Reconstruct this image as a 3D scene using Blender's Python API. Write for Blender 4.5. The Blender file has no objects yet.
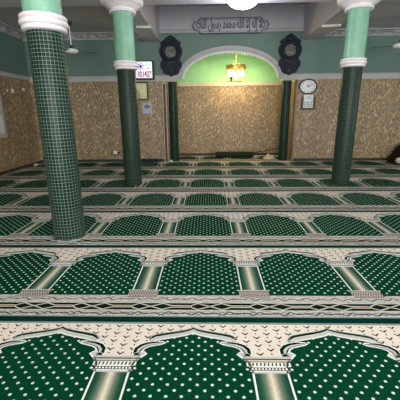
import bpy, bmesh, math, random
from mathutils import Vector, Matrix
from mathutils.geometry import tessellate_polygon
random.seed(7)
sc = bpy.context.scene
COL = sc.collection
PI = math.pi

# ---------------------------------------------------------------- materials
class NT:
    """small node helper"""
    def __init__(s, name, rough=.6, spec=.4):
        s.m = bpy.data.materials.new(name); s.m.use_nodes = True
        s.t = s.m.node_tree; s.b = s.t.nodes['Principled BSDF']
        s.b.inputs['Roughness'].default_value = rough
        s.b.inputs['Specular IOR Level'].default_value = spec
    def n(s, typ, **kw):
        nd = s.t.nodes.new(typ)
        for k, v in kw.items(): setattr(nd, k, v)
        return nd
    def l(s, a, b): s.t.links.new(a, b)
    def math(s, op, a, b=None, c=None):
        nd = s.n('ShaderNodeMath', operation=op)
        for i, v in enumerate((a, b, c)):
            if v is None: continue
            if isinstance(v, (int, float)): nd.inputs[i].default_value = v
            else: s.l(v, nd.inputs[i])
        return nd.outputs[0]
    def uv(s):
        return s.n('ShaderNodeTexCoord').outputs['UV']
    def obj(s):
        return s.n('ShaderNodeTexCoord').outputs['Object']
    def mapv(s, v, scale=(1,1,1), rot=(0,0,0), loc=(0,0,0)):
        nd = s.n('ShaderNodeMapping'); s.l(v, nd.inputs[0])
        nd.inputs['Scale'].default_value = scale; nd.inputs['Rotation'].default_value = rot; nd.inputs['Location'].default_value = loc
        return nd.outputs[0]
    def noise(s, v, scale, detail=2, rough=.5):
        nd = s.n('ShaderNodeTexNoise'); s.l(v, nd.inputs['Vector'])
        nd.inputs['Scale'].default_value = scale; nd.inputs['Detail'].default_value = detail; nd.inputs['Roughness'].default_value = rough
        return nd.outputs['Fac']
    def ramp(s, f, stops):
        nd = s.n('ShaderNodeValToRGB'); s.l(f, nd.inputs[0]); cr = nd.color_ramp
        while len(cr.elements) < len(stops): cr.elements.new(.5)
        for e, (p, c) in zip(cr.elements, stops):
            e.position = p; e.color = (*c, 1)
        return nd.outputs[0]
    def mix(s, f, a, b, blend='MIX'):
        nd = s.n('ShaderNodeMix', data_type='RGBA', blend_type=blend)
        for sock, v in ((nd.inputs[0], f), (nd.inputs[6], a), (nd.inputs[7], b)):
            if isinstance(v, (int, float)): sock.default_value = v
            elif isinstance(v, tuple): sock.default_value = (*v, 1)
            else: s.l(v, sock)
        return nd.outputs[2]
    def color(s, v):
        if isinstance(v, tuple): s.b.inputs['Base Color'].default_value = (*v, 1)
        else: s.l(v, s.b.inputs['Base Color'])
    def bump(s, h, strength=.3, dist=.01):
        nd = s.n('ShaderNodeBump'); nd.inputs['Strength'].default_value = strength; nd.inputs['Distance'].default_value = dist
        s.l(h, nd.inputs['Height']); s.l(nd.outputs[0], s.b.inputs['Normal'])

def plain(name, col, rough=.6, spec=.4, var=.12, scale=30, metal=0, bump=0):
    m = NT(name, rough, spec); o = m.obj()
    f = m.noise(o, scale, 3)
    lo = tuple(c*(1-var) for c in col); hi = tuple(min(1, c*(1+var)) for c in col)
    m.color(m.ramp(f, [(.3, lo), (.7, hi)]))
    m.b.inputs['Metallic'].default_value = metal
    if bump: m.bump(f, bump, .01)
    return m.m

def emit(name, col, strength):
    m = NT(name); m.color(col)
    m.b.inputs['Emission Color'].default_value = (*col, 1); m.b.inputs['Emission Strength'].default_value = strength
    return m.m

def carpet(name, col, var=.25, scale=420):
    m = NT(name, 1, 0); o = m.obj()
    f = m.noise(o, scale, 1); g = m.noise(o, 7, 2)
    a = tuple(c*(1-var) for c in col); b = tuple(min(1, c*(1+var)) for c in col)
    c = m.ramp(f, [(.3, a), (.7, b)])
    c2 = m.mix(m.math('MULTIPLY', g, .35), c, tuple(x*.7 for x in col))
    m.color(c2); m.bump(f, .15, .004)
    return m.m

def scroll_mat():
    m = NT('carpet_scroll', 1, 0); o = m.obj()
    w = m.n('ShaderNodeTexWave', wave_type='BANDS', bands_direction='Y', wave_profile='SIN')
    m.l(m.mapv(o, (1, 1, 1)), w.inputs[0]); w.inputs['Scale'].default_value = 12
    w.inputs['Distortion'].default_value = 9; w.inputs['Detail'].default_value = 1.5; w.inputs['Detail Scale'].default_value = 1.6
    f = m.noise(o, 90, 2)
    c = m.ramp(w.outputs['Fac'], [(.0, (.28, .28, .25)), (.3, (.5, .5, .45)), (.6, (.7, .68, .62)), (1, (.6, .59, .54))])
    m.color(m.mix(m.math('MULTIPLY', f, .4), c, (.16, .17, .15)))
    return m.m

def pilaster_mat():
    m = NT('carpet_pilaster', 1, 0); u = m.uv(); o = m.obj()
    sp = m.n('ShaderNodeSeparateXYZ'); m.l(u, sp.inputs[0])
    g = m.noise(o, 260, 2)
    a = m.math('ABSOLUTE', sp.outputs[0])
    a2 = m.math('ADD', a, m.math('MULTIPLY', m.math('SUBTRACT', g, .5), .55))
    c = m.ramp(a2, [(0, (.7, .63, .5)), (.12, (.5, .46, .35)), (.36, (.15, .19, .13)), (.68, (.02, .085, .05)), (1, (.006, .04, .024))])
    m.color(c); return m.m

def wallpaper(name, c1, c2, c3):
    m = NT(name, .42, .45); u = m.uv()
    d = m.n('ShaderNodeTexNoise'); m.l(u, d.inputs['Vector']); d.inputs['Scale'].default_value = 5
    wv = m.mix(.06, u, d.outputs['Color'], 'ADD')
    def vor(feature):
        nd = m.n('ShaderNodeTexVoronoi', feature=feature); m.l(m.mapv(wv, (1.25, .8, 1), (0, 0, -.5)), nd.inputs['Vector'])
        nd.inputs['Scale'].default_value = 9.5; nd.inputs['Randomness'].default_value = .62; return nd
    cell = vor('F1'); edge = vor('DISTANCE_TO_EDGE')
    sp = m.n('ShaderNodeSeparateColor'); m.l(cell.outputs['Color'], sp.inputs[0])
    c = m.ramp(sp.outputs[0], [(0, tuple(x*.8 for x in c2)), (.5, c2), (1, c1)])
    f = m.noise(m.mapv(u, (1, .5, 1), (0, 0, -.6)), 22, 3, .6)
    c = m.mix(m.ramp(f, [(.43, (0, 0, 0)), (.57, (1, 1, 1))]), c, tuple(x*.34 for x in c2))
    c = m.mix(m.ramp(edge.outputs['Distance'], [(.0, (.5, .5, .5)), (.22, (0, 0, 0))]), c, c3)
    big = m.noise(m.mapv(u, (1, .15, 1)), 2.4, 1)
    c = m.mix(m.math('MULTIPLY', big, .3), c, c1)
    m.color(c)
    m.bump(m.math('ADD', m.math('MULTIPLY', edge.outputs['Distance'], 2), f), .5, .015)
    return m.m

def tile_mat(name, tile, grout, g=.2):
    m = NT(name, .35, .14); u = m.uv()
    sp = m.n('ShaderNodeSeparateXYZ'); m.l(u, sp.inputs[0])
    fs = []
    for i in (0, 1):
        f = m.math('FRACT', sp.outputs[i])
        e = m.math('ABSOLUTE', m.math('SUBTRACT', f, .5))
        fs.append(m.math('GREATER_THAN', e, .5-g/2))
    mort = m.math('MAXIMUM', fs[0], fs[1])
    wn = m.n('ShaderNodeTexWhiteNoise', noise_dimensions='2D')
    fl = m.n('ShaderNodeVectorMath', operation='FLOOR'); m.l(u, fl.inputs[0]); m.l(fl.outputs[0], wn.inputs['Vector'])
    c = m.ramp(wn.outputs['Value'], [(0, tuple(x*.6 for x in tile)), (1, tuple(x*1.5 for x in tile))])
    m.color(m.mix(mort, c, grout))
    m.l(m.math('MULTIPLY_ADD', mort, .45, .3), m.b.inputs['Roughness'])
    m.bump(m.math('SUBTRACT', 1, mort), .4, .004)
    return m.m

def paint(name, col, var=.06, bump=.1, rough=.5):
    m = NT(name, rough, .4); o = m.obj()
    f = m.noise(o, 3.2, 3); h = m.noise(o, 55, 3)
    m.color(m.ramp(f, [(.3, tuple(c*(1-var) for c in col)), (.7, tuple(min(1, c*(1+var)) for c in col))]))
    if bump: m.bump(h, bump, .01)
    return m.m

def ornament(name, a, b, scale):
    m = NT(name, .6, .3); u = m.uv()
    v = m.n('ShaderNodeTexVoronoi', feature='SMOOTH_F1'); m.l(m.mapv(u, (1, 1.3, 1)), v.inputs[0]); v.inputs['Scale'].default_value = scale
    c = m.ramp(v.outputs['Distance'], [(.1, a), (.55, b)])
    m.color(c); m.bump(v.outputs['Distance'], .6, .02); return m.m

M = dict(
    green=carpet('carpet_green', (.0022, .045, .019)),
    deep=carpet('carpet_deep_green', (.003, .014, .009)),
    teal=carpet('carpet_pale_teal', (.2, .28, .25)),
    cream=carpet('carpet_cream', (.77, .69, .585), .12),
    stripe=carpet('carpet_stripe_green', (.003, .028, .018)),
    dot=carpet('carpet_dot', (.62, .72, .62), .08),
    white=carpet('carpet_white', (.78, .83, .76), .08),
    grey=carpet('carpet_grey', (.52, .53, .49), .3),
    brown=carpet('carpet_brown', (.055, .04, .03)),
    check=carpet('carpet_check', (.5, .44, .4), .2), deepgrey=carpet('carpet_dark_grey', (.06, .065, .055), .3),
    gold=carpet('carpet_pale_gold', (.6, .53, .42), .15),
    scroll=scroll_mat(), pil=pilaster_mat(),
    paper=wallpaper('stone_wallpaper', (.52, .39, .215), (.31, .222, .118), (.11, .072, .035)),
    tile=tile_mat('green_mosaic', (.003, .013, .008), (.13, .2, .155), .12),
    tile_mid=tile_mat('mid_green_mosaic', (.004, .014, .009), (.06, .1, .07), .15),
    tile_dark=tile_mat('dark_green_mosaic', (.008, .024, .016), (.018, .045, .03), .14),
    mint=paint('mint_paint', (.2, .42, .3), .16, .5, .35),
    wallgreen=paint('green_wall_paint', (.096, .168, .14)),
    archgreen=paint('niche_green_paint', (.3, .6, .3)),
    ceil=paint('ceiling_paint', (.4, .4, .425)),
    greyw=paint('pale_grey_paint', (.42, .42, .46)),
    beam=paint('beam_paint', (.5, .5, .56)),
    trimw=paint('cream_white_trim', (.37, .37, .35), .05, 0),
    trimg=paint('grey_moulding', (.32, .33, .35), .05, 0),
    ledge=paint('cream_ledge', (.55, .51, .37), .05, 0),
    plaster=paint('white_plaster', (.7, .67, .69), .04, 0, .45),
    orn=ornament('plaster_ornament', (.55, .55, .53), (.25, .25, .25), 9),
    wood=plain('tan_wood', (.42, .34, .2), .5), woodd=plain('dark_wood', (.035, .02, .014), .4),
    frame_red=plain('dark_red_wood', (.07, .022, .016), .4),
    redwood=plain('red_brown_wood', (.19, .11, .065), .4),
    navy_hi=plain('navy_carved_relief', (.022, .024, .05), .5, .3, .4, 25), navy=plain('navy_carved_wood', (.008, .009, .02), .55, .25, .5, 25, 0, .6),
    black=plain('black_plastic', (.012, .012, .014), .4), darkb=plain('dark_skirting', (.02, .025, .02), .6),
    dial=plain('silver_dial', (.11, .115, .105), .35, .4, .6, 16), facew=plain('clock_face', (.7, .72, .72), .5, .3, .04),
    chrome=plain('bright_metal', (.7, .7, .68), .25, .5, .05, 20, 1),
    plaque=plain('plaque_lavender_grey', (.42, .41, .46), .6, .2, .05), plaqued=plain('plaque_dark', (.10, .10, .14), .6, .2, .1),
    wplast=plain('white_plastic', (.75, .75, .72), .4), glassw=plain('milk_glass', (.9, .9, .88), .2),
    gold_m=plain('brass', (.75, .52, .13), .3, .5, .1, 20, .6),
    mat=plain('dark_mat', (.018, .024, .016), .9, .1, .3), cloth=plain('beige_cloth', (.52, .45, .34), .9, .1, .15),
    maroon=plain('maroon_cloth', (.022, .008, .006), .8, .15, .3),
    blue=plain('grey_blue_print', (.1, .16, .22), .6), bluep=plain('page_print', (.2, .28, .36), .6),
    lime=plain('yellow_green_print', (.62, .66, .33), .5, .3, .1, 8), tanp=plain('tan_print', (.38, .3, .22), .5),
    pane=plain('window_pane', (.5, .52, .5), .15, .5), floor=plain('floor_concrete', (.25, .24, .22), .8),
    white_cord=plain('white_cord', (.36, .4, .35), .6),
)
M['lamp'] = emit('lamp_diffuser', (1, .98, .98), 3)
M['shade'] = emit('lit_glass_shade', (1, .9, .68), 1.5)
M['screen'] = emit('screen_white', (.86, .95, .9), .5)
M['screen_pink'] = emit('screen_pink', (.95, .76, .88), .5)
M['screen_purple'] = emit('screen_purple', (.33, .13, .7), .6)
M['screen_teal'] = emit('screen_teal', (.55, .85, .78), .6)
M['screen_text'] = emit('screen_text', (.04, .015, .03), .03)

# ---------------------------------------------------------------- mesh builder
class MB:
    def __init__(s): s.v = []; s.f = []; s.mi = []; s.uv = []; s.mats = []; s.sm = []
    def m(s, mat):
        if isinstance(mat, str): mat = M[mat]
        if mat not in s.mats: s.mats.append(mat)
        return s.mats.index(mat)
    def face(s, pts, mat, uv=None, smooth=False):
        b = len(s.v); s.v += [tuple(p) for p in pts]; s.f.append(tuple(range(b, b+len(pts))))
        s.mi.append(s.m(mat)); s.uv.append(uv or [(p[0], p[1]) for p in pts]); s.sm.append(smooth)
    def quad(s, x0, y0, x1, y1, z, mat, uv=None): s.face([(x0,y0,z),(x1,y0,z),(x1,y1,z),(x0,y1,z)], mat, uv)
    def box(s, x0, y0, z0, x1, y1, z1, mat):
        if x0 > x1: x0, x1 = x1, x0
        if y0 > y1: y0, y1 = y1, y0
        if z0 > z1: z0, z1 = z1, z0
        P = [(x0,y0,z0),(x1,y0,z0),(x1,y1,z0),(x0,y1,z0),(x0,y0,z1),(x1,y0,z1),(x1,y1,z1),(x0,y1,z1)]
        for q, ax in (((0,3,2,1),2),((4,5,6,7),2),((0,1,5,4),1),((2,3,7,6),1),((1,2,6,5),0),((3,0,4,7),0)):
            pts = [P[i] for i in q]
            a, b = {0:(1,2),1:(0,2),2:(0,1)}[ax]
            s.face(pts, mat, [(p[a], p[b]) for p in pts])
    def grid(s, rows, mat, uvf=None, smooth=True, closed=False):
        """rows: list of lists of points, shared vertices"""
        b = len(s.v); n = len(rows[0])
        for r in rows: s.v += [tuple(p) for p in r]
        k = s.m(mat)
        for i in range(len(rows)-1):
            for j in range(n if closed else n-1):
                j2 = (j+1) % n
                s.f.append((b+i*n+j, b+i*n+j2, b+(i+1)*n+j2, b+(i+1)*n+j)); s.mi.append(k); s.sm.append(smooth)
                if uvf: s.uv.append([uvf(i,j),uvf(i,j+1),uvf(i+1,j+1),uvf(i+1,j)])
                else: s.uv.append([(j,i),(j+1,i),(j+1,i+1),(j,i+1)])
    def lathe(s, prof, mat, seg=40, c=(0,0,0), uvs=None, smooth=True, axis='Z'):
        rows = []
        for r, z in prof:
            row = []
            for k in range(seg):
                a = 2*PI*k/seg
                p = (r*math.cos(a), r*math.sin(a), z)
                if axis == 'Y': p = (p[0], -z, p[1])
                if axis == 'X': p = (z, p[0], p[1])
                row.append((p[0]+c[0], p[1]+c[1], p[2]+c[2]))
            rows.append(row)
        uvf = None
        if uvs: uvf = lambda i, j: (uvs[0]*j/seg, prof[i][1]*uvs[1])
        s.grid(rows, mat, uvf, smooth, True)
    def tube(s, pts, r, mat, seg=8, cap=True):
        pts = [Vector(p) for p in pts]; rows = []; n = None
        for i, p in enumerate(pts):
            t = (pts[min(i+1,len(pts)-1)]-pts[max(i-1,0)]).normalized()
            if n is None: n = t.orthogonal().normalized()
            n = (n - t*n.dot(t)); n = n.normalized() if n.length > 1e-6 else t.orthogonal().normalized()
            bb = t.cross(n); rr = r[i] if isinstance(r, (list, tuple)) else r
            rows.append([p + (n*math.cos(2*PI*k/seg)+bb*math.sin(2*PI*k/seg))*rr for k in range(seg)])
        s.grid(rows, mat, None, True, True)
        if cap: s.face(rows[0][::-1], mat); s.face(rows[-1], mat)
    def prism(s, outline, d0, d1, mat, plane='XZ', side=None):
        """outline 2D closed polygon, extruded from depth d0 to d1 along the third axis"""
        def P(p, d): return (p[0], d, p[1]) if plane == 'XZ' else ((p[0], p[1], d) if plane == 'XY' else (d, p[0], p[1]))
        tris = tessellate_polygon([[Vector((p[0], p[1], 0)) for p in outline]])
        for d in (d0, d1):
            for t in tris: s.face([P(outline[i], d) for i in t], mat, [outline[i] for i in t])
        n = len(outline); acc = 0
        for i in range(n):
            a, b = outline[i], outline[(i+1) % n]; L = math.dist(a, b)
            s.face([P(a,d0),P(b,d0),P(b,d1),P(a,d1)], side or mat, [(acc,0),(acc+L,0),(acc+L,abs(d1-d0)),(acc,abs(d1-d0))]); acc += L
    def poly(s, outline, z, mat):
        for t in tessellate_polygon([[Vector((p[0], p[1], 0)) for p in outline]]):
            s.face([(outline[i][0], outline[i][1], z) for i in t], mat)
    def ribbon(s, pts, w, z, mat, closed=False):
        P = [Vector(p) for p in pts]; n = len(P); L = []; R = []
        for i in range(n):
            if closed: a, b = P[i-1], P[(i+1) % n]
            else: a, b = P[max(i-1,0)], P[min(i+1,n-1)]
            t = (b-a).normalized(); nn = Vector((-t.y, t.x)); ww = w[i] if isinstance(w, (list, tuple)) else w
            L.append(P[i]+nn*ww/2); R.append(P[i]-nn*ww/2)
        for i in range(n if closed else n-1):
            j = (i+1) % n
            s.face([(R[i].x,R[i].y,z),(R[j].x,R[j].y,z),(L[j].x,L[j].y,z),(L[i].x,L[i].y,z)], mat)
    def mesh(s, name, fix=True):
        me = bpy.data.meshes.new(name); me.from_pydata(s.v, [], s.f)
        for m in s.mats: me.materials.append(m)
        me.polygons.foreach_set('material_index', s.mi)
        me.polygons.foreach_set('use_smooth', s.sm)
        ul = me.uv_layers.new(name='UVMap')
        flat = [c for u in s.uv for p in u for c in p]
        ul.data.foreach_set('uv', flat)
        if fix:
            bm = bmesh.new(); bm.from_mesh(me)
            bmesh.ops.remove_doubles(bm, verts=bm.verts, dist=1e-5)
            bmesh.ops.recalc_face_normals(bm, faces=bm.faces); bm.to_mesh(me); bm.free()
        me.update(); return me
    def build(s, name, parent=None, loc=(0,0,0), fix=True, bevel=0):
        o = bpy.data.objects.new(name, s.mesh(name, fix)); COL.objects.link(o); o.location = loc
        if parent: o.parent = parent
        if bevel:
            b = o.modifiers.new('bevel', 'BEVEL'); b.width = bevel; b.segments = 2; b.limit_method = 'ANGLE'
        return o

def thing(name, label, cat, loc=(0,0,0), group=None, rz=0):
    o = bpy.data.objects.new(name, None); COL.objects.link(o); o.location = loc; o.rotation_euler = (0,0,rz); o.empty_display_size = .1
    return tag(o, label, cat, group)
def tag(o, label, cat, group=None):
    o['label'] = label; o['category'] = cat; o['kind'] = 'thing'
    if group: o['group'] = group
    return o
def struct(mb, name, loc=(0,0,0), **k):
    o = mb.build(name, None, loc, **k); o['kind'] = 'structure'; return o
def copy_tree(o, parent=None):
    c = o.copy(); COL.objects.link(c)
    if parent: c.parent = parent
    for ch in o.children: copy_tree(ch, c)
    return c
def textmesh(body, size, mat, name, parent, loc, rot, align='CENTER', thick=.002, sx=1, bold=0):
    cu = bpy.data.curves.new('lettering', 'FONT'); cu.body = body; cu.size = size; cu.align_x = align; cu.align_y = 'CENTER'; cu.extrude = thick; cu.offset = bold
    t = bpy.data.objects.new('lettering', cu); COL.objects.link(t)
    bpy.context.view_layer.update()
    me = bpy.data.meshes.new_from_object(t.evaluated_get(bpy.context.evaluated_depsgraph_get()))
    bpy.data.objects.remove(t); me.materials.clear(); me.materials.append(M[mat])
    o = bpy.data.objects.new(name, me); COL.objects.link(o); o.parent = parent
    o.location = loc; o.rotation_euler = rot; o.scale = (sx, 1, 1); return o
FACE = (PI/2, 0, 0)      # lettering on a wall that faces the camera

# ---------------------------------------------------------------- camera
F, PITCH, YAW, ROLL = 317.5, math.radians(15.297), math.radians(1.403), math.radians(-.512)
cy, sy, cp, sp_ = math.cos(YAW), math.sin(YAW), math.cos(PITCH), math.sin(PITCH)
fw = Vector((-sy*cp, cy*cp, -sp_)); r0 = Vector((cy, sy, 0)); u0 = r0.cross(fw)
rr = r0*math.cos(ROLL) + u0*math.sin(ROLL); uu = -r0*math.sin(ROLL) + u0*math.cos(ROLL)
cam = bpy.data.cameras.new('camera'); co = bpy.data.objects.new('camera', cam); COL.objects.link(co)
mt = Matrix((rr, uu, -fw)).transposed().to_4x4(); mt.translation = (0, 0, 1.4); co.matrix_world = mt
cam.sensor_width = 36; cam.lens = 36*F/400; cam.clip_start = .05; sc.camera = co

# ---------------------------------------------------------------- room
YW, YN = 9.5, 10.95             # far wall, back wall of the niche
XL, XR, YB = -5.05, 9.0, -4.5
XA, XB = -1.15, 2.5             # niche opening
ZS = 3.5                        # side ceiling
# floor, level with the carpets' underside
b = MB(); b.box(XL-.2, YB-.2, -.1, XR+.2, YN+.2, -.012, 'floor'); struct(b, 'floor')
# far wall: papered below, painted above, the arched opening between
def arch(cx, hw, z0, rise, n=40):
    return [(cx+hw*math.cos(PI*k/n), z0+rise*math.sin(PI*k/n)) for k in range(n+1)]
ACX, AHW, AZ, AR = .65, 1.34, 2.33, .70
b = MB()
b.box(XL-.2, YW, -.012, XA-.12, YW+.2, 2.33, 'paper'); b.box(XB, YW, -.012, XR, YW+.2, 2.33, 'paper')
b.box(XL-.2, YW, 2.33, XA-.12, YW+.2, 3.5, 'wallgreen'); b.box(XB, YW, 2.33, XR, YW+.2, 3.5, 'wallgreen')
# spandrel over the arch
n = 40; A = arch(ACX, AHW, AZ, AR, n)
X0, X1 = XA-.12, XB
top = 3.5
for yy in (YW, YW+.06):
    for k in range(n):
        (xa, za), (xb, zb) = A[k], A[k+1]
        b.face([(xa,yy,za),(xb,yy,zb),(xb,yy,top),(xa,yy,top)], 'wallgreen')
    b.face([(A[0][0],yy,AZ),(X1,yy,AZ),(X1,yy,top),(A[0][0],yy,top)], 'wallgreen')
    b.face([(X0,yy,AZ),(A[n][0],yy,AZ),(A[n][0],yy,top),(X0,yy,top)], 'wallgreen')
for k in range(n):
    (xa, za), (xb, zb) = A[k], A[k+1]
    b.face([(xa,YW,za),(xb,YW,zb),(xb,YW+.06,zb),(xa,YW+.06,za)], 'trimw')
b.face([(A[0][0],YW,AZ),(X1,YW,AZ),(X1,YW+.06,AZ),(A[0][0],YW+.06,AZ)], 'trimw')
b.face([(X0,YW,AZ),(A[n][0],YW,AZ),(A[n][0],YW+.06,AZ),(X0,YW+.06,AZ)], 'trimw')
b.box(XL-.2, YW, top, XR+.2, YW+.2, 4.35, 'greyw')
struct(b, 'wall_far')
# niche shell
b = MB()
b.box(XA-.12, YN, -.012, XB+.1, YN+.15, 2.26, 'paper'); b.box(XA-.12, YN, 2.26, XB+.1, YN+.15, 3.6, 'archgreen')
struct(b, 'wall_niche_back')
b = MB(); b.box(XA-.12, YW+.201, -.012, XA, YN, 2.26, 'paper'); b.box(XA-.12, YW+.201, 2.26, XA, YN, 3.6, 'archgreen'); struct(b, 'wall_niche_left')
b = MB(); b.box(XB, YW+.201, -.012, XB+.1, YN, 2.26, 'paper'); b.box(XB, YW+.201, 2.26, XB+.1, YN, 3.6, 'archgreen'); struct(b, 'wall_niche_right')
b = MB(); b.box(XA-.12, YW+.06, 3.45, XB+.1, YN, 3.6, 'archgreen'); struct(b, 'ceiling_niche')
b = MB()
for xx in (XA-.12, XB): b.box(xx, YW+.06, 2.34, xx+.12, YW+.2, 3.45, 'archgreen')
struct(b, 'trim_16')
# ledge in the niche, its cornice, skirting
b = MB(); b.box(XA, YN-.07, 2.25, XB, YN, 2.36, 'ledge'); b.box(XA, YN-.1, 2.33, XB, YN-.07, 2.36, 'ledge'); struct(b, 'trim_1')
b = MB(); b.box(XA, YN-.02, 0, XB, YN, .07, 'darkb'); struct(b, 'baseboard_niche')
# left, right, back walls
b = MB(); b.box(XL-.2, YB, -.012, XL, YW, 2.33, 'paper'); b.box(XL-.2, YB, 2.33, XL, YW, 3.9, 'wallgreen'); struct(b, 'wall_left')
WR = [(-3.4, -1.0), (.2, 2.6), (3.8, 6.2)]
b = MB()
ys = [YB]
for a, c in WR: ys += [a, c]
ys.append(YW)
for i in range(0, len(ys), 2):
    b.box(XR, ys[i], -.012, XR+.2, ys[i+1], 2.33, 'paper'); b.box(XR, ys[i], 2.33, XR+.2, ys[i+1], 3.9, 'wallgreen')
for a, c in WR:
    b.box(XR, a, -.012, XR+.2, c, .6, 'paper'); b.box(XR, a, 2.6, XR+.2, c, 3.9, 'wallgreen')
struct(b, 'wall_right')
WB = [(-4.2, -1.4), (-.6, 2.2), (3.0, 5.8)]
b = MB(); xs = [XL-.2]
for a, c in WB: xs += [a, c]
xs.append(XR+.2)
for i in range(0, len(xs), 2): b.box(xs[i], YB-.2, -.012, xs[i+1], YB, 3.9, 'wallgreen')
for a, c in WB: b.box(a, YB-.2, -.012, c, YB, .3, 'wallgreen'); b.box(a, YB-.2, 2.9, c, YB, 3.9, 'wallgreen')
struct(b, 'wall_back')
# ceiling: low over the sides and the front, a tall coffer before the arch
BL0, BL1, BR0, BR1 = -1.72, -1.29, 2.58, 3.0
YC0, YC1 = 6.03, 6.66            # cross beam over the far columns
ZB, ZC, ZSOF = 3.36, 4.15, 3.29
b = MB()
b.box(XL-.2, YB-.2, ZS, XR+.2, YC0, ZS+.15, 'ceil')
b.box(XL-.2, YC1, ZS, BL0, YW, ZS+.15, 'ceil'); b.box(BR1, YC1, ZS, XR+.2, YW, ZS+.15, 'ceil')
b.box(BL0, YC1, ZC, BR1, YW, ZC+.15, 'greyw')
struct(b, 'ceiling')
b = MB(); b.box(XL-.1, YC0, ZB, XR+.1, YC1, ZC+.15, 'beam'); struct(b, 'trim_2')
b = MB(); b.box(BL0, YC1, ZSOF, BL1, YW, ZC, 'ceil'); struct(b, 'trim_3')
b = MB(); b.box(BR0, YC1, ZSOF, BR1, YW, ZC, 'ceil'); struct(b, 'trim_4')
b = MB(); b.box(XL-.1, 3.2, ZB, XR+.1, 3.75, ZS+.1, 'beam'); struct(b, 'trim_5')
# cornices with plaster ornament under the side ceilings
def cornice(name, x0, x1):
    b = MB(); b.box(x0, YW-.05, 3.36, x1, YW, 3.39, 'trimg'); b.face([(x0,YW-.05,3.39),(x1,YW-.05,3.39),(x1,YW-.16,3.47),(x0,YW-.16,3.47)], 'orn', [(x0,0),(x1,0),(x1,.14),(x0,.14)])
    b.box(x0, YW-.24, 3.47, x1, YW, ZS, 'trimg'); struct(b, name)
cornice('trim_6', XL, BL0); cornice('trim_7', BR1, XR)
b = MB(); b.box(XL, YC1, 3.36, XL+.05, YW-.25, 3.39, 'trimg'); b.face([(XL+.05,YC1,3.39),(XL+.05,YW-.25,3.39),(XL+.16,YW-.25,3.47),(XL+.16,YC1,3.47)], 'orn', [(YC1,0),(YW,0),(YW,.14),(YC1,.14)])
b.box(XL, YC1, 3.47, XL+.24, YW-.25, ZS, 'trimg'); struct(b, 'trim_8')
b = MB(); b.box(BL1, YW-.05, 3.5, BR0, YW, 3.535, 'trimw'); b.box(BL1, YW-.012, 3.535, BR0, YW, 3.6, 'trimg'); struct(b, 'trim_9')
# string course between paper and paint, rising over the arch
b = MB()
def course(b, x0, x1):
    b.box(x0, YW-.03, 2.33, x1, YW, 2.40, 'trimw'); b.box(x0, YW-.05, 2.40, x1, YW, 2.43, 'trimg'); b.box(x0, YW-.02, 2.28, x1, YW, 2.33, 'trimw')
course(b, XL, ACX-AHW-.13); course(b, ACX+AHW+.13, XR)
struct(b, 'trim_10')
b = MB(); b.box(XL, YB, 2.33, XL+.03, YW-.05, 2.40, 'trimw'); b.box(XL, YB, 2.40, XL+.05, YW-.05, 2.43, 'trimg'); struct(b, 'trim_11')
b = MB()
n = 48
for (w0, w1, dep, mt_) in ((-.0, .04, .03, 'trimw'), (.04, .095, .055, 'trimg'), (.095, .135, .035, 'trimw')):
    I = arch(ACX, AHW+w0, AZ, AR+w0, n); O = arch(ACX, AHW+w1, AZ, AR+w1, n)
    for k in range(n):
        b.face([(I[k][0],YW-dep,I[k][1]),(I[k+1][0],YW-dep,I[k+1][1]),(O[k+1][0],YW-dep,O[k+1][1]),(O[k][0],YW-dep,O[k][1])], mt_)
        b.face([(O[k][0],YW-dep,O[k][1]),(O[k+1][0],YW-dep,O[k+1][1]),(O[k+1][0],YW,O[k+1][1]),(O[k][0],YW,O[k][1])], mt_)
        b.face([(I[k][0],YW-dep,I[k][1]),(I[k+1][0],YW-dep,I[k+1][1]),(I[k+1][0],YW,I[k+1][1]),(I[k][0],YW,I[k][1])], mt_)
struct(b, 'trim_12')
# scalloped fringe on the inside of the arch
b = MB(); n = 46
I = arch(ACX, AHW, AZ, AR, n*2)
for k in range(n):
    p0, p1, p2 = I[2*k], I[2*k+1], I[2*k+2]
    d = Vector((ACX-p1[0], (AZ-p1[1])*1.6)); d = d.normalized()*.075
    tip = (p1[0]+d.x, p1[1]+d.y)
    b.prism([p0, p1, p2, ((p2[0]+tip[0])/2+.0, (p2[1]+tip[1])/2), tip, ((p0[0]+tip[0])/2, (p0[1]+tip[1])/2)], YW-.01, YW+.02, 'plaster')
struct(b, 'trim_13')
# opening's wooden jambs
b = MB()
b.box(-1.275, YW-.05, 0, -1.25, YW, 2.27, 'wood'); b.box(-1.25, YW-.015, 0, -1.185, YW, 2.27, 'woodd'); b.box(-1.185, YW-.05, 0, -1.155, YW, 2.27, 'wood')
b.box(-1.275, YW-.06, 2.2, -1.15, YW, 2.27, 'wood'); struct(b, 'trim_14')
b = MB(); b.box(2.49, YW-.03, 0, 2.53, YW, 2.28, 'redwood'); struct(b, 'trim_15')
# skirtings
b = MB(); b.box(XL, YW-.02, 0, XA-.13, YW, .08, 'darkb'); struct(b, 'baseboard_left')
b = MB(); b.box(XB+.03, YW-.02, 0, XR, YW, .08, 'darkb'); struct(b, 'baseboard_right')
b = MB(); b.box(XL, YB, 0, XL+.015, YW-.03, .05, 'darkb'); struct(b, 'baseboard_side')
# window in the left wall
b = MB()
y0, y1, z0, z1 = 6.5, 7.98, .86, 1.93; x0 = XL; x1 = XL+.05
b.box(x0, y0, z0, x1, y0+.09, z1, 'trimw'); b.box(x0, y1-.09, z0, x1, y1, z1, 'trimw')
b.box(x0, y0+.09, z0, x1, y1-.09, z0+.09, 'trimw'); b.box(x0, y0+.09, z1-.09, x1, y1-.09, z1, 'trimw')
b.box(x0, 7.2, z0+.09, x1-.01, 7.26, z1-.09, 'trimw'); b.box(x0, y0+.09, z0+.09, x0+.015, y1-.09, z1-.09, 'pane')
b.box(x0+.015, 7.78, 1.42, x0+.04, 7.86, 1.5, 'black')
struct(b, 'window_1')
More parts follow.
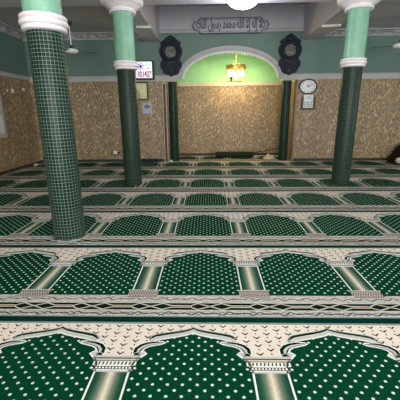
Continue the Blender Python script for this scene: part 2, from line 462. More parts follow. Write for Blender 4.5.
# window frames behind the camera and on the right
k = 2
for a, c in WB:
    b = MB()
    for xx in (a, (a+c)/2-.03, c-.06): b.box(xx, YB-.14, .3, xx+.06, YB-.06, 2.9, 'wplast')
    for zz in (.3, 1.6, 2.84): b.box(a+.06, YB-.13, zz, c-.06, YB-.07, zz+.06, 'wplast')
    struct(b, 'window_%d' % k); k += 1
for a, c in WR:
    b = MB()
    for xx in (a, (a+c)/2-.03, c-.06): b.box(XR+.06, xx, .6, XR+.14, xx+.06, 2.6, 'wplast')
    for zz in (.6, 1.6, 2.54): b.box(XR+.07, a+.06, zz, XR+.13, c-.06, zz+.06, 'wplast')
    struct(b, 'window_%d' % k); k += 1

# ---------------------------------------------------------------- prayer carpets
W, P = .884, 1.262          # niche width, strip depth
ZT = .010                   # pile height; patterns are woven layers just above
def carpet_mesh(tiles, name):
    L = tiles*W; b = MB()
    Y = lambda v: P - v + .012      # v runs from the far edge to the near edge
    def z(k): return ZT + .00035*k
    b.box(0, 0, -.012, L, P, ZT, 'cream')
    def band(v0, v1, mat, k=1): b.quad(0, Y(v1), L, Y(v0), z(k), mat)
    band(.012, .031, 'stripe'); band(.031, .05, 'teal')
    band(.955, 1.064, 'scroll'); band(1.064, 1.152, 'deep'); band(1.152, 1.234, 'scroll'); band(1.234, P+.012, 'stripe')
    band(1.058, 1.066, 'grey', 2); band(1.15, 1.158, 'grey', 2); band(.953, .96, 'grey', 2); band(1.226, 1.236, 'teal', 2)
    # scrolls worked along the two grey bands
    for (vm, am, wd, ph) in ((1.01, .02, .009, 0), (1.193, .02, .011, .05), (1.193, .016, .006, .105)):
        n = int(L/.0138); b.ribbon([(i*.0138, Y(vm + am*math.sin((i*.0138+ph)*2*PI/.11)*(.6+.4*math.cos(i*.0138*2*PI/.22)))) for i in range(n+1)], wd, z(2), 'deepgrey')
    # little birds and specks over the cream ground
    r = 0; v = .064
    while v < .36:
        x = .02 + (.07 if r % 2 else 0)
        while x < L-.03:
            for s in (-1, 1):
                b.face([(x,Y(v+.011),z(1)),(x+s*.02,Y(v-.004),z(1)),(x+s*.024,Y(v+.003),z(1)),(x,Y(v+.025),z(1))], 'brown')
            b.quad(x+.065, Y(v+.014), x+.074, Y(v+.003), z(1), 'brown')
            x += .14
        v += .036; r += 1
    # outline of half an arch from the pilaster (left) to the apex
    half = [(.103, .402), (.167, .330), (.150, .312), (.128, .322), (.118, .30), (.135, .268), (.17, .25), (.215, .243), (.255, .238),
            (.225, .222), (.185, .222), (.170, .205), (.175, .186), (.2, .17), (.24, .159), (.29, .147), (.34, .136), (.39, .122), (.425, .108), (W/2, .094)]
    for i in range(tiles):
        ox = i*W
        full = [(ox+u, Y(v)) for u, v in half] + [(ox+W-u, Y(v)) for u, v in half[-2::-1]]
        field = [(ox+.095, Y(.957))] + full + [(ox+W-.095, Y(.957))]
        b.poly(field, z(2), 'green')
        # arch ribs: grey with a pale inner line and dark edge
        og = full[11:len(full)-11]
        ins = [(x, y) for x, y in og]
        b.ribbon(ins, .022, z(3), 'deep')
        inn = [(ox+u + .022*(W/2-u)/(W/2) , Y(v+.026)) for u, v in half[11:]] + [(ox+W-u - .022*(W/2-u)/(W/2), Y(v+.026)) for u, v in half[-2:10:-1]]
        b.ribbon(inn, .034, z(4), 'grey')
        inn2 = [(x, y-.018) for x, y in inn]
        b.ribbon(inn2, .010, z(5), 'white')
        out2 = [(x, y+.012) for x, y in og]
        b.ribbon(out2, .007, z(5), 'grey')
        for s in (0, 1):
            mx = (lambda u: ox+u) if not s else (lambda u: ox+W-u)
            # curl: crescent, dark rim, white lip, tapering to the cusp
            arc = [(.125, .345), (.108, .322), (.112, .296), (.132, .27), (.165, .252), (.21, .241), (.25, .237)]
            cw = [.03, .045, .052, .048, .04, .03, .014]
            pts = [(mx(u), Y(v)) for u, v in arc]
            b.ribbon(pts, [w*1.25 for w in cw], z(5), 'white'); b.ribbon(pts, [w*.95 for w in cw], z(6), 'deep')
            pts2 = [(mx(u+.006), Y(v+.003)) for u, v in arc]
            b.ribbon(pts2, [w*.34 for w in cw], z(7), 'grey')
            lip = [(mx(u), Y(v)) for u, v in [(.14, .32), (.15, .29), (.175, .272), (.215, .26), (.252, .25), (.272, .238), (.258, .229), (.225, .226)]]
            b.ribbon(lip, .010, z(8), 'white')
            foot = [(mx(u), Y(v)) for u, v in [(.095, .354), (.095, .326), (.15, .32), (.178, .333), (.14, .372)]]
            b.poly(foot, z(7), 'grey'); b.poly([(mx(u), Y(v)) for u, v in [(.095, .348), (.097, .33), (.122, .327), (.118, .346)]], z(8), 'deep')
            b.ribbon([(mx(u), Y(v)) for u, v in [(.15, .315), (.172, .331), (.106, .402), (.095, .47), (.095, .9)]], .011, z(8), 'white')
        # dots, in a diagonal lattice
        dx, dy = .0795, .0365
        rws = int((.95-.12)/dy)
        # field edge as a polygon test
        poly = [(ox+.118, Y(.95)), (ox+.118, Y(.43)), (ox+.19, Y(.335)), (ox+.215, Y(.275)), (ox+.27, Y(.262)), (ox+.25, Y(.215)), (ox+.3, Y(.19)), (ox+W/2, Y(.145)),
                (ox+W-.3, Y(.19)), (ox+W-.25, Y(.215)), (ox+W-.27, Y(.262)), (ox+W-.215, Y(.275)), (ox+W-.19, Y(.335)), (ox+W-.118, Y(.43)), (ox+W-.118, Y(.95))]
        def inside(x, y):
            c = False
            for q in range(len(poly)):
                (xa, ya), (xb, yb) = poly[q], poly[q-1]
                if (ya > y) != (yb > y) and x < (xb-xa)*(y-ya)/(yb-ya)+xa: c = not c
            return c
        for rw in range(rws):
            v = .152 + rw*dy
            for cI in range(-6, 7):
                x = ox+W/2 + cI*dx + (dx/2 if rw % 2 else 0)
                if inside(x, Y(v)):
                    b.face([(x+.0095*math.cos(t*PI/3+.25), Y(v)+.0088*math.sin(t*PI/3+.25), z(3)) for t in range(6)], 'dot')
    for i in range(tiles+1):
        cx = i*W
        c0, c1 = max(0, cx-.095), min(L, cx+.095)
        b.face([(c0,Y(.885),z(2)),(c1,Y(.885),z(2)),(c1,Y(.47),z(2)),(c0,Y(.47),z(2))], 'pil', [((c0-cx)/.09,0),((c1-cx)/.09,0),((c1-cx)/.09,1),((c0-cx)/.09,1)])
        def cb(w, v0, v1, mat, k):
            a, c = max(0, cx-w), min(L, cx+w)
            if c > a: b.quad(a, Y(v1), c, Y(v0), z(k), mat)
        # capital: stacked fillets and dentils
        cb(.14, .352, .368, 'grey', 8); cb(.142, .366, .374, 'deep', 9); cb(.13, .374, .388, 'gold', 8); cb(.128, .388, .393, 'deep', 9)
        cb(.125, .393, .425, 'white', 8); cb(.11, .425, .462, 'white', 8); cb(.11, .432, .455, 'brown', 9); cb(.1, .462, .474, 'grey', 8)
        for t in range(11):
            x = cx-.11+t*.022
            if 0 <= x-.005 and x+.005 <= L: b.face([(x-.006,Y(.421),z(10)),(x+.003,Y(.421),z(10)),(x+.006,Y(.398),z(10)),(x-.003,Y(.398),z(10))], 'brown')
            x2 = cx-.095+t*.019
            if 0 <= x2-.006 and x2+.006 <= L: b.face([(x2-.0065,Y(.45),z(10)),(x2+.0065,Y(.45),z(10)),(x2+.005,Y(.437),z(10)),(x2-.005,Y(.437),z(10))], 'white')
        # base: pale block of small checks
        cb(.118, .884, .998, 'check', 8); cb(.105, .879, .887, 'grey', 9)
        for t in range(5):
            for q in range(12):
                x = cx-.108+q*.0196 + (.0098 if t % 2 else 0)
                if 0 <= x-.005 and x+.005 <= L: b.quad(x-.006, Y(.907+t*.02), x+.006, Y(.895+t*.02), z(9), 'brown')
        # lattice of the border, two periods per niche
        if i < tiles:
            for h in range(2):
                x = cx + h*W/2; lo, hi, md = Y(1.146), Y(1.07), Y(1.108)
                S = W/2
                for (ya, yb) in ((lo, hi), (hi, lo)):
                    b.ribbon([(x, ya), (x+S*.2, md), (x+S*.4, yb), (x+S*.5, yb+(md-yb)*.5), (x+S*.56, md+(yb-md)*.25), (x+S*.86, md+(yb-md)*.25), (x+S*.9, ya+(md-ya)*1.3 if False else md+(ya-md)*.4), (x+S, ya)], .011, z(3), 'gold')
                b.poly([(x+S*.12, md), (x+S*.2, md+.026), (x+S*.28, md), (x+S*.2, md-.026)], z(2), 'green')
                b.quad(x+S*.6, md-.006, x+S*.84, md+.006, z(2), 'green')
    return b.mesh(name, fix=False)

N = 16
SE = 1.905                    # seam between the nearest two strips
pm = carpet_mesh(N, 'prayer_carpet')
words = ['nearest the viewer, cut by the lower picture edge', 'second from the viewer', 'third from the viewer, running under the front column', 'fourth from the viewer, just behind the front column',
         'fifth from the viewer, under the two rear columns', 'sixth from the viewer, just behind the two rear columns', 'farthest of the hall, along the papered far wall']
for k in range(7):
    o = bpy.data.objects.new('prayer_carpet', pm); COL.objects.link(o)
    o.location = (-.538 - 5*W - .05 + .023*k + (.05 if k < 7 else 0), SE - P + k*P, 0)
    if o.location.x < XL: o.location.x = XL + .0
    tag(o, 'green and cream prayer carpet strip ' + words[k], 'carpet', 'prayer carpet strips across the hall')
nm = carpet_mesh(4, 'niche_prayer_carpet')
o = bpy.data.objects.new('prayer_carpet', nm); COL.objects.link(o); o.location = (-1.135, YW+.02, 0); o.scale = (1, 1, 1)
tag(o, 'short green prayer carpet strip inside the arched niche', 'carpet')

# ---------------------------------------------------------------- columns
def bulge(prof): return prof
def column(loc, label, front):
    t = thing('mosaic_column', label, 'column', loc, 'tiled columns of the hall')
    b = MB(); b.lathe([(.172, ZT+.006)]+[(.172, ZT+.006+i*.2) for i in range(1, 11)]+[(.172, 2.2)], 'tile' if front else 'tile_mid', 48, (0,0,0), (30, 30/(2*PI*.172))); b.build('tiled_shaft', t)
    b = MB(); pr = [(.172, 2.185)]
    for (z0, z1, r) in ((2.19, 2.235, .212), (2.235, 2.29, .228), (2.29, 2.335, .222)):
        for q in range(9):
            a = PI*q/8; pr.append((r-.022+.022*math.sin(a), z0+(z1-z0)*(1-math.cos(a))/2))
    pr.append((.178, 2.335)); b.lathe(pr, 'plaster', 48); b.build('collar', t)
    b = MB(); b.lathe([(.18, 2.33), (.18, 2.6), (.18, 2.85), (.18, 3.13)], 'mint', 48); b.build('painted_shaft', t)
    b = MB(); b.lathe([(.18, 3.125), (.235, 3.125), (.242, 3.14), (.235, 3.16), (.212, 3.168), (.215, 3.19), (.262, 3.195), (.268, 3.215), (.295, 3.22), (.3, 3.24), (.33, 3.245), (.365, 3.27), (.378, 3.3), (.378, 3.345), (.3, 3.358)], 'plaster', 48); b.build('capital', t)
    return t
column((-1.62, 3.473, 0), 'nearest green mosaic column with a white triple-ring collar, standing alone at left', True)
column((-1.513, 6.335, 0), 'rear green mosaic column left of the arch, partly covering the white screen', False)
column((2.684, 6.358, 0), 'rear green mosaic column with mint upper shaft, right of the arch', False)
for x, l in ((-.985, 'slim dark green tiled pillar at the left side of the arched niche'), (2.255, 'slim dark green tiled pillar at the right side of the arched niche')):
    t = thing('niche_pillar', l, 'pillar', (x, YW+.1, 0), 'pillars under the arch')
    b = MB(); b.lathe([(.128, ZT+.006), (.128, .8), (.128, 1.6), (.128, 2.26)], 'tile_dark', 36, (0,0,0), (20, 20/(2*PI*.128))); b.build('tiled_shaft', t)
    b = MB(); b.box(-.15, -.09, 2.26, .15, .09, 2.325, 'trimw'); b.build('cap_block', t)

# ---------------------------------------------------------------- things on the far wall
def wall_clock(cx, label):
    t = thing('ornate_wall_clock', label, 'clock', (cx, YW, 2.92), 'ornate dark wall clocks beside the arch')
    k = .00345; kz = .00325
    h = [(0,0),(20,14),(38,23),(50,40),(68,48),(80,56),(83,66),(73,84),(84,96),(90,112),(92,135),(86,158),(78,172),(66,190),(76,202),(87,222),(88,246),(80,262),(70,270),(66,288),(60,300),(44,308),(26,316),(0,330)]
    z = lambda d: (165-d)*kz
    out = [(x*k, z(d)) for x, d in h] + [(-x*k, z(d)) for x, d in h[-2:0:-1]]
    b = MB(); b.prism(out, 0, -.06, 'navy'); b.build('carved_case', t, bevel=.012)
    # carved relief: shell ribs on the crown and the base
    for s in (-1, 1):
        for (p, q, r_) in (((10,20),(62,66),.014),((62,66),(60,84),.014),((58,196),(70,240),.014),((70,240),(20,300),.014),((15,40),(40,80),.01),((30,215),(40,262),.012)):
            b = MB(); b.tube([(s*p[0]*k, -.064, z(p[1])), (s*(p[0]+q[0])/2*k*1.06, -.075, z((p[1]+q[1])/2)), (s*q[0]*k, -.064, z(q[1]))], r_, 'navy_hi', 8); b.build('carved_scroll', t)
    zc = z(133)
    b = MB(); b.lathe([(.18, .06), (.245, .075), (.25, .1), (.22, .118), (.175, .11), (.155, .08)], 'navy', 40, (0, 0, zc), axis='Y'); b.build('bezel', t)
    b = MB(); b.lathe([(.0005, .074), (.16, .072)], 'dial', 40, (0, 0, zc), axis='Y'); d = b.build('dial', t)
    for q in range(12):
        a = q*PI/6; c, s_ = math.cos(a), math.sin(a); b = MB()
        b.box(-.007+.128*s_, -.08, -.016+.128*c+zc, .007+.128*s_, -.074, .016+.128*c+zc, 'navy'); b.build('hour_mark', d)
    for a, L, nm_ in ((-1.0, .1, 'hour_hand'), (1.05, .14, 'minute_hand')):
        b = MB(); b.tube([(0, -.085, zc), (L*math.sin(a), -.085, zc+L*math.cos(a))], [.009, .003], 'black', 6); b.build(nm_, t)
    for (x, d_, r_) in ((-14, 146, .03), (22, 140, .026)):
        b = MB(); b.lathe([(.0005, .014), (r_*.7, .008), (r_, 0)], 'chrome', 12, (x*k, -.074, z(d_)), axis='Y'); b.build('subdial', d)
    for d_ in (52, 288):
        b = MB(); b.lathe([(.0005, .014), (.012, .01), (.018, 0)], 'chrome', 12, (0, -.062, z(d_)), axis='Y'); b.build('jewel', t)
    b = MB(); b.box(-.12, -.07, z(206), .12, -.062, z(200), 'plaqued'); b.box(-.1, -.07, z(216), .1, -.062, z(212), 'plaqued'); b.build('fluted_band', t)
wall_clock(-1.0, 'ornate dark carved wall clock left of the arch, above the left pillar')
wall_clock(2.26, 'ornate dark carved wall clock right of the arch, above the right pillar')

t = thing('calligraphy_plaque', 'long lavender grey calligraphy plaque with dark outline, high above the arch', 'plaque', (.628, YW-.05, 3.655))
def plaque(hw, hh, e):
    o = []
    for s in (1, -1):
        pts = [(hw-e*1.9, -hh), (hw-e*1.3, -hh*.62), (hw-e*.55, -hh*.55), (hw, 0), (hw-e*.55, hh*.55), (hw-e*1.3, hh*.62), (hw-e*1.9, hh)]
        o += [(s*x, s*zz) for x, zz in pts]
    return o
b = MB(); b.prism(plaque(1.035, .195, .12), .049, -.025, 'plaqued'); b.build('border', t)
b = MB(); b.prism(plaque(1.0, .17, .115), -.02, -.034, 'plaque'); b.build('panel', t)
b = MB(); pl = plaque(.955, .145, .11); b.tube([(x, -.036, zz) for x, zz in pl+pl[:1]], .006, 'plaqued', 6); b.build('inner_line', t)
AR_ = ['\ufee3\ufea4\ufee4\ufeaa', '\u0631\ufeb3\ufeee\u0644', '\ufe8d\ufedf\ufee0\ufeea']
AR0 = ['\ufefb', '\ufe87\ufedf\ufeea', '\ufe87\ufefb', '\ufe8d\ufedf\ufee0\ufeea']
line = '\ufdfd'
txt = ' '.join(w[::-1] for w in reversed(AR0+AR_))
lt = textmesh(txt, .2, 'plaqued', 'calligraphy', t, (0, -.036, 0), FACE, bold=.007)
bb = [Vector(c) for c in lt.bound_box]; xs_ = [c.x for c in bb]; ys_ = [c.y for c in bb]
wd, hd = max(xs_)-min(xs_), max(ys_)-min(ys_)
sx_, sz_ = 1.66/wd, .36/hd
lt.scale = (sx_, sz_, 1); lt.location = (-(max(xs_)+min(xs_))/2*sx_, -.036, -(max(ys_)+min(ys_))/2*sz_)
for s in (-1, 1):
    b = MB(); b.tube([(s*(.86+.05*math.cos(a)), -.037, .07*math.sin(a)) for a in [q*PI/5 for q in range(11)]], .009, 'plaqued', 6)
    b.tube([(s*.9, -.037, -.07), (s*.82, -.037, 0), (s*.9, -.037, .07)], .007, 'plaqued', 6); b.build('rosette', t)

# screen
t = thing('prayer_time_screen', 'lit white screen with purple flower and digits, beside the left rear column', 'screen', (-1.8, YW-.05, 2.56))
b = MB(); b.box(-.33, -.03, -.25, .33, .045, .25, 'black'); b.build('casing', t, bevel=.01)
b = MB(); b.box(-.305, -.034, -.2, .27, -.031, .225, 'screen'); b.box(-.305, -.036, -.2, .27, -.034, -.01, 'screen_pink'); d = b.build('display', t)
b = MB()
for q in range(6):
    a = q*PI/3+.3; b.prism([(-.045+.03*math.cos(a), .1+.03*math.sin(a)), (-.045+.075*math.cos(a-.35), .1+.075*math.sin(a-.35)), (-.045+.105*math.cos(a), .1+.105*math.sin(a)), (-.045+.075*math.cos(a+.35), .1+.075*math.sin(a+.35))], -.039, -.037, 'screen_purple')
b.lathe([(.0005, .04), (.035, .038)], 'screen_text', 12, (-.045, 0, .1), axis='Y'); b.build('flower_picture', d)
b = MB(); b.box(.11, -.037, .1, .24, -.0365, .18, 'screen_teal'); b.box(.13, -.039, .035, .19, -.0375, .055, 'screen_text'); b.build('side_picture', d)
textmesh('10:1427', .2, 'screen_text', 'digits', d, (.045, -.04, -.105), FACE, sx=.6, bold=.004)
# framed picture under it
t = thing('framed_picture', 'dark framed yellow-green picture below the white screen', 'picture', (-1.87, YW, 2.02))
b = MB(); b.box(-.19, -.03, -.225, .17, 0, .225, 'tanp'); b.box(-.02, -.033, -.2, .155, -.03, .2, 'lime'); b.prism([(-.16,.2),(-.02,.2),(-.02,-.12),(-.07,.0),(-.16,.1)], -.03, -.034, 'lime'); b.build('print', t)
b = MB()
for (a, c, d_, e) in ((-.22,-.25,.195,-.21),(-.22,.21,.195,.25),(-.22,-.21,-.18,.21),(.155,-.21,.195,.21)): b.box(a, -.045, c, d_, -.001, e, 'woodd')
b.build('frame', t)
t = thing('wall_notice', 'small pale grey notice with dark blue figure below the framed picture', 'notice', (-1.735, YW, 1.55))
b = MB(); b.box(-.13, -.012, -.15, .13, -.001, .15, 'plaque'); b.build('sheet', t)
b = MB(); b.prism([(-.1,.07),(-.03,.09),(0,.145),(.03,.09),(.11,.07),(.06,.0),(-.05,.0)], -.012, -.016, 'blue'); b.build('figure_print', t)
b = MB(); b.box(-.36, -.03, -.12, -.33, -.001, .12, 'redwood')
o = b.build('wooden_strip', None, (-1.64, YW, 1.58)); tag(o, 'thin red-brown wooden strip on wallpaper left of the small notice', 'strip')
# socket low on the far wall
t = thing('wall_socket', 'white socket with black plug and cable on wallpaper, left of the left rear column', 'socket', (-2.72, YW, .285))
b = MB(); b.box(-.09, -.02, -.045, .03, -.001, .045, 'wplast'); b.build('plate', t, bevel=.005)
b = MB(); b.lathe([(.0005, .06), (.025, .06), (.028, .02)], 'black', 12, (.075, 0, 0), axis='Y'); b.box(.03, -.045, -.02, .1, -.001, .02, 'black'); b.build('plug', t)
b = MB(); b.tube([(-.09, -.012, 0), (-.14, -.015, .02), (-.18, -.012, -.01), (-.11, -.012, -.08), (0, -.012, -.1), (.07, -.02, -.04)], .008, 'darkb', 6); b.build('cable', t)
# oval clock and calendar
t = thing('oval_wall_clock', 'black rimmed oval clock with white face, right of the arch', 'clock', (2.825, YW, 2.094))
def oval(prof, mat, name, par):
    b = MB(); n = 48
    b.grid([[(r1*math.cos(2*PI*k/n), -y, r2*math.sin(2*PI*k/n)) for k in range(n)] for r1, r2, y in prof], mat, None, True, True); return b.build(name, par)
oval([(.25,.2,.001),(.255,.205,.03),(.24,.19,.045),(.222,.172,.035),(.22,.17,.02)], 'black', 'rim', t)
d = oval([(.0005,.0005,.022),(.225,.175,.02)], 'facew', 'face', t)
for q in range(12):
    a = (q+1)*PI/6; textmesh(str(q+1), .05, 'black', 'numeral', d, (.18*math.sin(a), -.025, .136*math.cos(a)), FACE)
for a, L, nm_ in ((-.55, .075, 'hour_hand'), (1.05, .14, 'minute_hand')):
    b = MB(); b.tube([(-.02*math.sin(a), -.03, -.02*math.cos(a)), (L*math.sin(a), -.03, L*math.cos(a))], [.01, .005], 'black', 6); b.build(nm_, t)
t = thing('framed_calendar', 'small dark red frame holding a white page of blue print, below the oval clock', 'calendar', (2.86, YW, 1.67))
b = MB(); b.box(-.2, -.035, -.2, -.13, -.001, .15, 'frame_red'); b.box(.13, -.035, -.2, .2, -.001, .15, 'frame_red'); b.box(-.13, -.035, -.2, .13, -.001, -.15, 'frame_red'); b.build('frame', t, bevel=.006)
b = MB(); b.box(-.13, -.03, -.15, .13, -.001, .2, 'facew'); d = b.build('page', t)
b = MB()
for s in (-.062, .055):
    for (x0, z0, x1, z1) in ((-.045,.0,.04,.018),(-.045,-.06,.04,-.045),(-.045,-.12,.04,-.105),(-.05,-.12,-.03,.018),(.02,-.12,.042,.018)): b.box(s+x0, -.033, z0, s+x1, -.03, z1, 'bluep')
b.box(-.09, -.033, .1, .09, -.03, .112, 'bluep'); b.box(-.06, -.033, .14, .06, -.03, .15, 'frame_red'); b.build('print', d)

# left wall: little socket, white patches painted in for reflections on the paper
t = thing('wall_socket', 'small pale socket low on the left wall beyond the window', 'socket', (XL, 8.2, .285))
b = MB(); b.box(.001, -.05, -.04, .018, .05, .04, 'wood'); b.build('plate', t, bevel=.004)
b = MB(); b.lathe([(.0005, .02), (.018, .019)], 'darkb', 10, (0, 0, 0), axis='X'); b.build('outlet', t)
for (y, z_, w, h_, l) in ((8.35, 1.985, .05, .05, 'leftmost of three small white painted reflections on the left wall'), (8.58, 2.0, .10, .11, 'middle of three small white painted reflections on the left wall'), (9.1, 2.07, .12, .07, 'rightmost and highest of three small white painted reflections on the left wall')):
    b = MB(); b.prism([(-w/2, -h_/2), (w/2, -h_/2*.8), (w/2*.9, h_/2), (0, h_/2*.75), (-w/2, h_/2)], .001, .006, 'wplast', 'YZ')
    o = b.build('wall_glint', None, (XL, y, z_)); tag(o, l, 'painted_glint', 'painted reflections on the left wall')

# ---------------------------------------------------------------- lamps and fans
t = thing('ceiling_dome_lamp', 'glowing white glass dome lamp under the cross beam', 'lamp', (.635, 6.34, ZB)); t.scale = (.86, .86, 1.0)
b = MB(); b.lathe([(.0005, 0), (.31, 0), (.335, -.02), (.33, -.045), (.3, -.05)], 'plaster', 40); b.build('lamp_base', t)
b = MB(); b.lathe([(.325, -.045), (.315, -.075), (.27, -.115), (.2, -.145), (.11, -.165), (.0005, -.172)], 'lamp', 40); b.build('glass_shade', t)
b = MB(); b.lathe([(.0005, -.205), (.022, -.197), (.028, -.185), (.02, -.17)], 'wood', 16); b.build('finial', t)
def tube_light(loc, rz, L, label):
    t = thing('tube_light', label, 'lamp', loc, 'tube lights on the ceiling', rz)
    b = MB(); b.tube([(-L/2, 0, -.03), (L/2, 0, -.03)], .011, 'wplast', 10); b.build('tube', t)
    b = MB(); b.box(-L/2-.02, -.02, -.014, L/2+.02, .02, 0, 'wplast'); b.build('batten', t)
    for s in (-1, 1):
        b = MB(); b.box(s*L/2-.01, -.014, -.042, s*L/2+.01, .014, -.0135, 'wplast'); b.build('end_cap', t)
tube_light((-1.42, 7.85, ZSOF), 0, .3, 'unlit white tube light on the ceiling beam right of the left rear column')
tube_light((2.79, 7.98, ZSOF), -.15, .38, 'unlit white tube light on the ceiling beam left of the right rear column')
def fan(loc, label, rz):
    t = thing('ceiling_fan', label, 'fan', loc, 'ceiling fans of the side bays', rz)
    H = ZS-loc[2]
    b = MB(); b.lathe([(.0005, -.055), (.09, -.05), (.15, -.02), (.155, .01), (.12, .04), (.04, .06), (.0005, .065)], 'wplast', 28); b.build('motor_hub', t)
    b = MB(); b.tube([(0,0,.06), (0,0,H-.04)], .014, 'wplast', 10); b.build('down_rod', t)
    b = MB(); b.lathe([(.03, .05), (.045, .09), (.02, .13)], 'darkb', 16); b.lathe([(.02, H-.1), (.06, H-.06), (.07, H-.002)], 'darkb', 16); b.build('canopy', t)
    for q in range(3):
        a = q*2*PI/3; c, s = math.cos(a), math.sin(a)
        b = MB(); o2 = []
        for (x, y) in ((.14,-.035),(.24,-.05),(.58,-.065),(.6,0),(.58,.065),(.24,.05),(.14,.035)): o2.append((x*c-y*s, x*s+y*c))
        b.prism(o2, -.004, .004, 'wallgreen', 'XY'); b.build('blade', t)
fan((-3.24, 8.2, 2.86), 'white hubbed ceiling fan hanging between the two left columns', .35)
fan((4.5, 8.2, 2.88), 'pale hubbed ceiling fan cut by the right picture edge', 2.9)
# chandelier in the niche
t = thing('chandelier', 'brass chandelier with lit glass shades hanging in the arched niche', 'chandelier', (.86, 10.2, 2.4))
b = MB(); b.tube([(0,0,.3), (0,0,1.18)], .018, 'gold_m', 10); b.lathe([(.02, 1.1), (.07, 1.15), (.08, 1.2)], 'gold_m', 20); b.lathe([(.0005, .1), (.04, .12), (.06, .2), (.03, .28), (.02, .36), (.05, .4), (.018, .5)], 'gold_m', 20); b.build('stem', t)
b = MB(); n = 48
b.grid([[((r+.012*math.sin(k*PI/2))*math.cos(2*PI*k/n), (r+.012*math.sin(k*PI/2))*math.sin(2*PI*k/n), zz+.012*math.cos(k*PI/2)) for k in range(n)] for r, zz in ((.2,.27),(.27,.25),(.3,.3),(.29,.36),(.22,.38),(.14,.36))], 'gold_m', None, True, True); b.build('brass_crown', t)
for q in range(8):
    a = q*PI/4+.2; c, s = math.cos(a), math.sin(a)
    b = MB(); b.tube([(.04*c,.04*s,.2), (.12*c,.12*s,.15), (.2*c,.2*s,.17), (.22*c,.22*s,.235)], .01, 'gold_m', 8); ar = b.build('arm', t)
    b = MB(); b.lathe([(.03, .235), (.045, .2), (.06, .14), (.075, .09), (.07, .085), (.05, .14), (.028, .22)], 'shade', 16, (.21*c, .21*s, -.01)); b.build('glass_shade', ar)
b = MB(); b.lathe([(.0005, .0), (.05, .01), (.09, .06), (.1, .1)], 'shade', 24); b.build('centre_bowl', t)
# small black fixture on the ledge
t = thing('ledge_spotlight', 'small black fixture on the cream ledge below the chandelier', 'fixture', (.72, YN-.05, 2.361))
b = MB(); b.box(-.1, -.03, 0, .1, .03, .03, 'black'); b.build('base', t, bevel=.006)
b = MB(); b.tube([(.05,0,.03), (.06,0,.13)], .022, 'black', 10); b.tube([(.03,.0,.1), (.1,-.02,.15)], .03, 'black', 10); b.build('lamp_head', t)
b = MB(); b.tube([(.1, 0, .02), (.25, 0, .012), (.4, 0, .014)], .014, 'darkb', 8); b.build('cable', t)

# ---------------------------------------------------------------- small things on the floor
ZF = ZT + .004
b = MB(); rows = []
for i in range(25):
    x = .27 + 1.21*i/24; row = []
    for k in range(20):
        a = 2*PI*k/20; r = .085*(1+.05*math.sin(i*1.7+k)); row.append((x, 10.3+r*1.5*math.cos(a), ZF+.085*1.06+r*math.sin(a)))
    rows.append(row)
b.grid(rows, 'mat', None, True, True); b.face(rows[0][::-1], 'mat'); b.face(rows[-1], 'mat')
o = b.build('rolled_mat'); tag(o, 'long dark rolled mat lying before the back wall of the arched niche', 'mat')
def crumple(name, cx, cy_, w, d, h, mat, label, cat, seed):
    rnd = random.Random(seed); b = MB(); n = 18; rows = []
    for i in range(n+1):
        row = []
        for j in range(n+1):
            u, v = i/n*2-1, j/n*2-1; e = max(0, 1-(u*u+v*v)**.9)
            hh = h*e**.6*(.55+.45*math.sin(u*5+v*3+seed)*math.cos(v*6-u*2))
            row.append((cx+w/2*u*(1+.08*rnd.random()), cy_+d/2*v*(1+.08*rnd.random()), ZF+max(0.001, hh)))
        rows.append(row)
    b.grid(rows, mat); o = b.build(name); sm = o.modifiers.new('solid', 'SOLIDIFY'); sm.thickness = .004; sm.offset = 1
    tag(o, label, cat); return o
crumple('crumpled_cloth', 1.93, 9.98, .34, .34, .17, 'cloth', 'crumpled beige cloth on the carpet left of the right niche pillar', 'cloth', 3)
crumple('crumpled_rag', -1.08, 9.3, .16, .16, .09, 'white_cord', 'small crumpled whitish rag at the foot of the left niche pillar', 'cloth', 5)
b = MB(); b.tube([(1.5, YN-.06, .02), (1.62, YN-.04, .09), (1.8, YN-.03, .12), (2.05, YN-.03, .16), (2.3, YN-.03, .2), (2.44, YN-.03, .215)], .016, 'black', 8)
o = b.build('black_cable'); tag(o, 'black cable climbing the niche wall behind the right pillar', 'cable')
b = MB(); pts = [(-1.95+.036*i, 9.36+.03*math.sin(i*1.3), ZF+.056+.02*math.sin(i*2.1)) for i in range(17)]; b.tube(pts, .034, 'black', 8); b.tube([(p[0]+.02, p[1]-.05, ZF+.022) for p in pts], .02, 'darkb', 8)
o = b.build('cable_bundle'); tag(o, 'black cable bundle along the wall foot behind the left rear column', 'cable')
# cord at the foot of the near column
b = MB()
for sgn, seed in ((1, 0), (-1, 2)):
    pts = []
    for i in range(25):
        a = PI*(1.02+i/24*1.0); r = .185+.01*math.sin(i*1.1+seed)
        pts.append((-1.62+r*1.15*math.cos(a), 3.473+r*math.sin(a)*1.05-.012*abs(i-12)/12, ZF+.008+(.006 if sgn > 0 else 0)))
    b.tube(pts, .0045, 'white_cord', 6)
b.tube([(-1.43, 3.3, ZF+.006), (-1.35, 3.26, ZF+.006), (-1.25, 3.25, ZF+.006), (-1.12, 3.2, ZF+.006)], .0045, 'white_cord', 6)
b.tube([(-1.7, 3.2, ZF+.016), (-1.58, 3.17, ZF+.02), (-1.5, 3.27, ZF+.02), (-1.4, 3.2, ZF+.01)], .0045, 'white_cord', 6)
o = b.build('white_cord'); tag(o, 'pale cord looped on the carpet round the foot of the nearest column', 'cord')
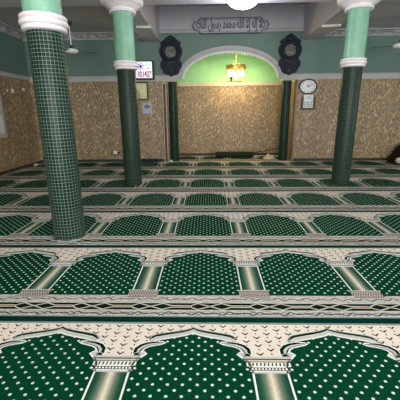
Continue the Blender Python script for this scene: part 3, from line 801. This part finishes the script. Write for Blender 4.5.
# left wall foot
b = MB(); pts = [(XL+.04+.01*math.sin(i), 7.35+.045*i, ZF+.02) for i in range(18)]; b.tube(pts, .022, 'black', 8)
o = b.build('black_cable'); tag(o, 'black cable lying along the foot of the left wall under the window', 'cable')
t = thing('extension_socket', 'small black and white extension socket on the floor by the left wall', 'socket', (XL+.12, 8.72, ZF))
b = MB(); b.box(-.06, -.06, 0, .06, .06, .05, 'black'); b.build('box', t, bevel=.006)
b = MB(); b.box(.0, .062, 0, .1, .2, .04, 'wplast'); b.build('adapter', t, bevel=.006)
# folded floor seat at the right edge
t = thing('floor_seat', 'dark maroon folded floor seat by the far wall at the right picture edge', 'seat', (5.62, 9.12, ZF))
b = MB(); b.prism([(-.42,0),(-.38,.1),(-.28,.22),(-.17,.4),(-.06,.5),(.02,.54),(.1,.5),(.18,.3),(.3,.12),(.36,0)], -.25, .25, 'maroon'); b.build('cushion', t, bevel=.03)
b = MB(); b.lathe([(.0005,-.2),(.06,-.19),(.085,-.12),(.09,0),(.085,.12),(.06,.19),(.0005,.2)], 'cloth', 20, (-.34, -.33, .1), axis='X')
bol = b.build('bolster', None, (5.98, 9.12, ZF)); bol.location = (5.67, 9.07, ZF+.0)
tag(bol, 'pale bolster pillow standing in front of the maroon floor seat', 'pillow')

# ---------------------------------------------------------------- light
w = bpy.data.worlds.new('sky'); sc.world = w; w.use_nodes = True
w.node_tree.nodes['Background'].inputs[0].default_value = (.85, .93, 1, 1); w.node_tree.nodes['Background'].inputs[1].default_value = .6
def area(name, loc, rot, sx, sz, power, col):
    l = bpy.data.lights.new(name, 'AREA'); l.shape = 'RECTANGLE'; l.size = sx; l.size_y = sz; l.energy = power; l.color = col
    o = bpy.data.objects.new(name, l); COL.objects.link(o); o.location = loc; o.rotation_euler = rot; return o
for a, c in WB: area('window_daylight', ((a+c)/2, YB-.25, 1.6), (PI/2, 0, 0), c-a, 2.6, 430 if a > -2 else 300, (1, .98, .96))
for a, c in WR: area('window_daylight', (XR+.25, (a+c)/2, 1.6), (0, PI/2, 0), 2.0, c-a, 70, (.95, .98, 1))
def point(name, loc, power, col, r):
    l = bpy.data.lights.new(name, 'POINT'); l.energy = power; l.color = col; l.shadow_soft_size = r
    o = bpy.data.objects.new(name, l); COL.objects.link(o); o.location = loc; return o
point('dome_or_added_lamp_light', (.635, 6.34, ZB-.36), 45, (.93, .92, 1), .12)
point('chandelier_light', (.86, 10.05, 2.28), 68, (1, .72, .34), .12)
point('chandelier_uplight', (.86, 10.2, 2.95), 12, (1, .86, .5), .1)
# unseen copy of the dome lamp, added to light the front carpets
t2 = copy_tree([o for o in bpy.data.objects if o.name == 'ceiling_dome_lamp'][0]); t2.location = (.635, 1.0, ZS)
t2['label'] = 'added white glass dome lamp lighting the front carpets, unseen above the picture'; t2['group'] = 'added lamps'
point('dome_or_added_lamp_light', (.635, 1.0, ZS-.36), 125, (1, .97, .92), .15)  # added front light, paired with the unseen lamp copy

vs = sc.view_settings; vs.view_transform = 'Standard'; vs.look = 'None'; vs.exposure = 0; vs.gamma = 1; vs.use_curve_mapping = False
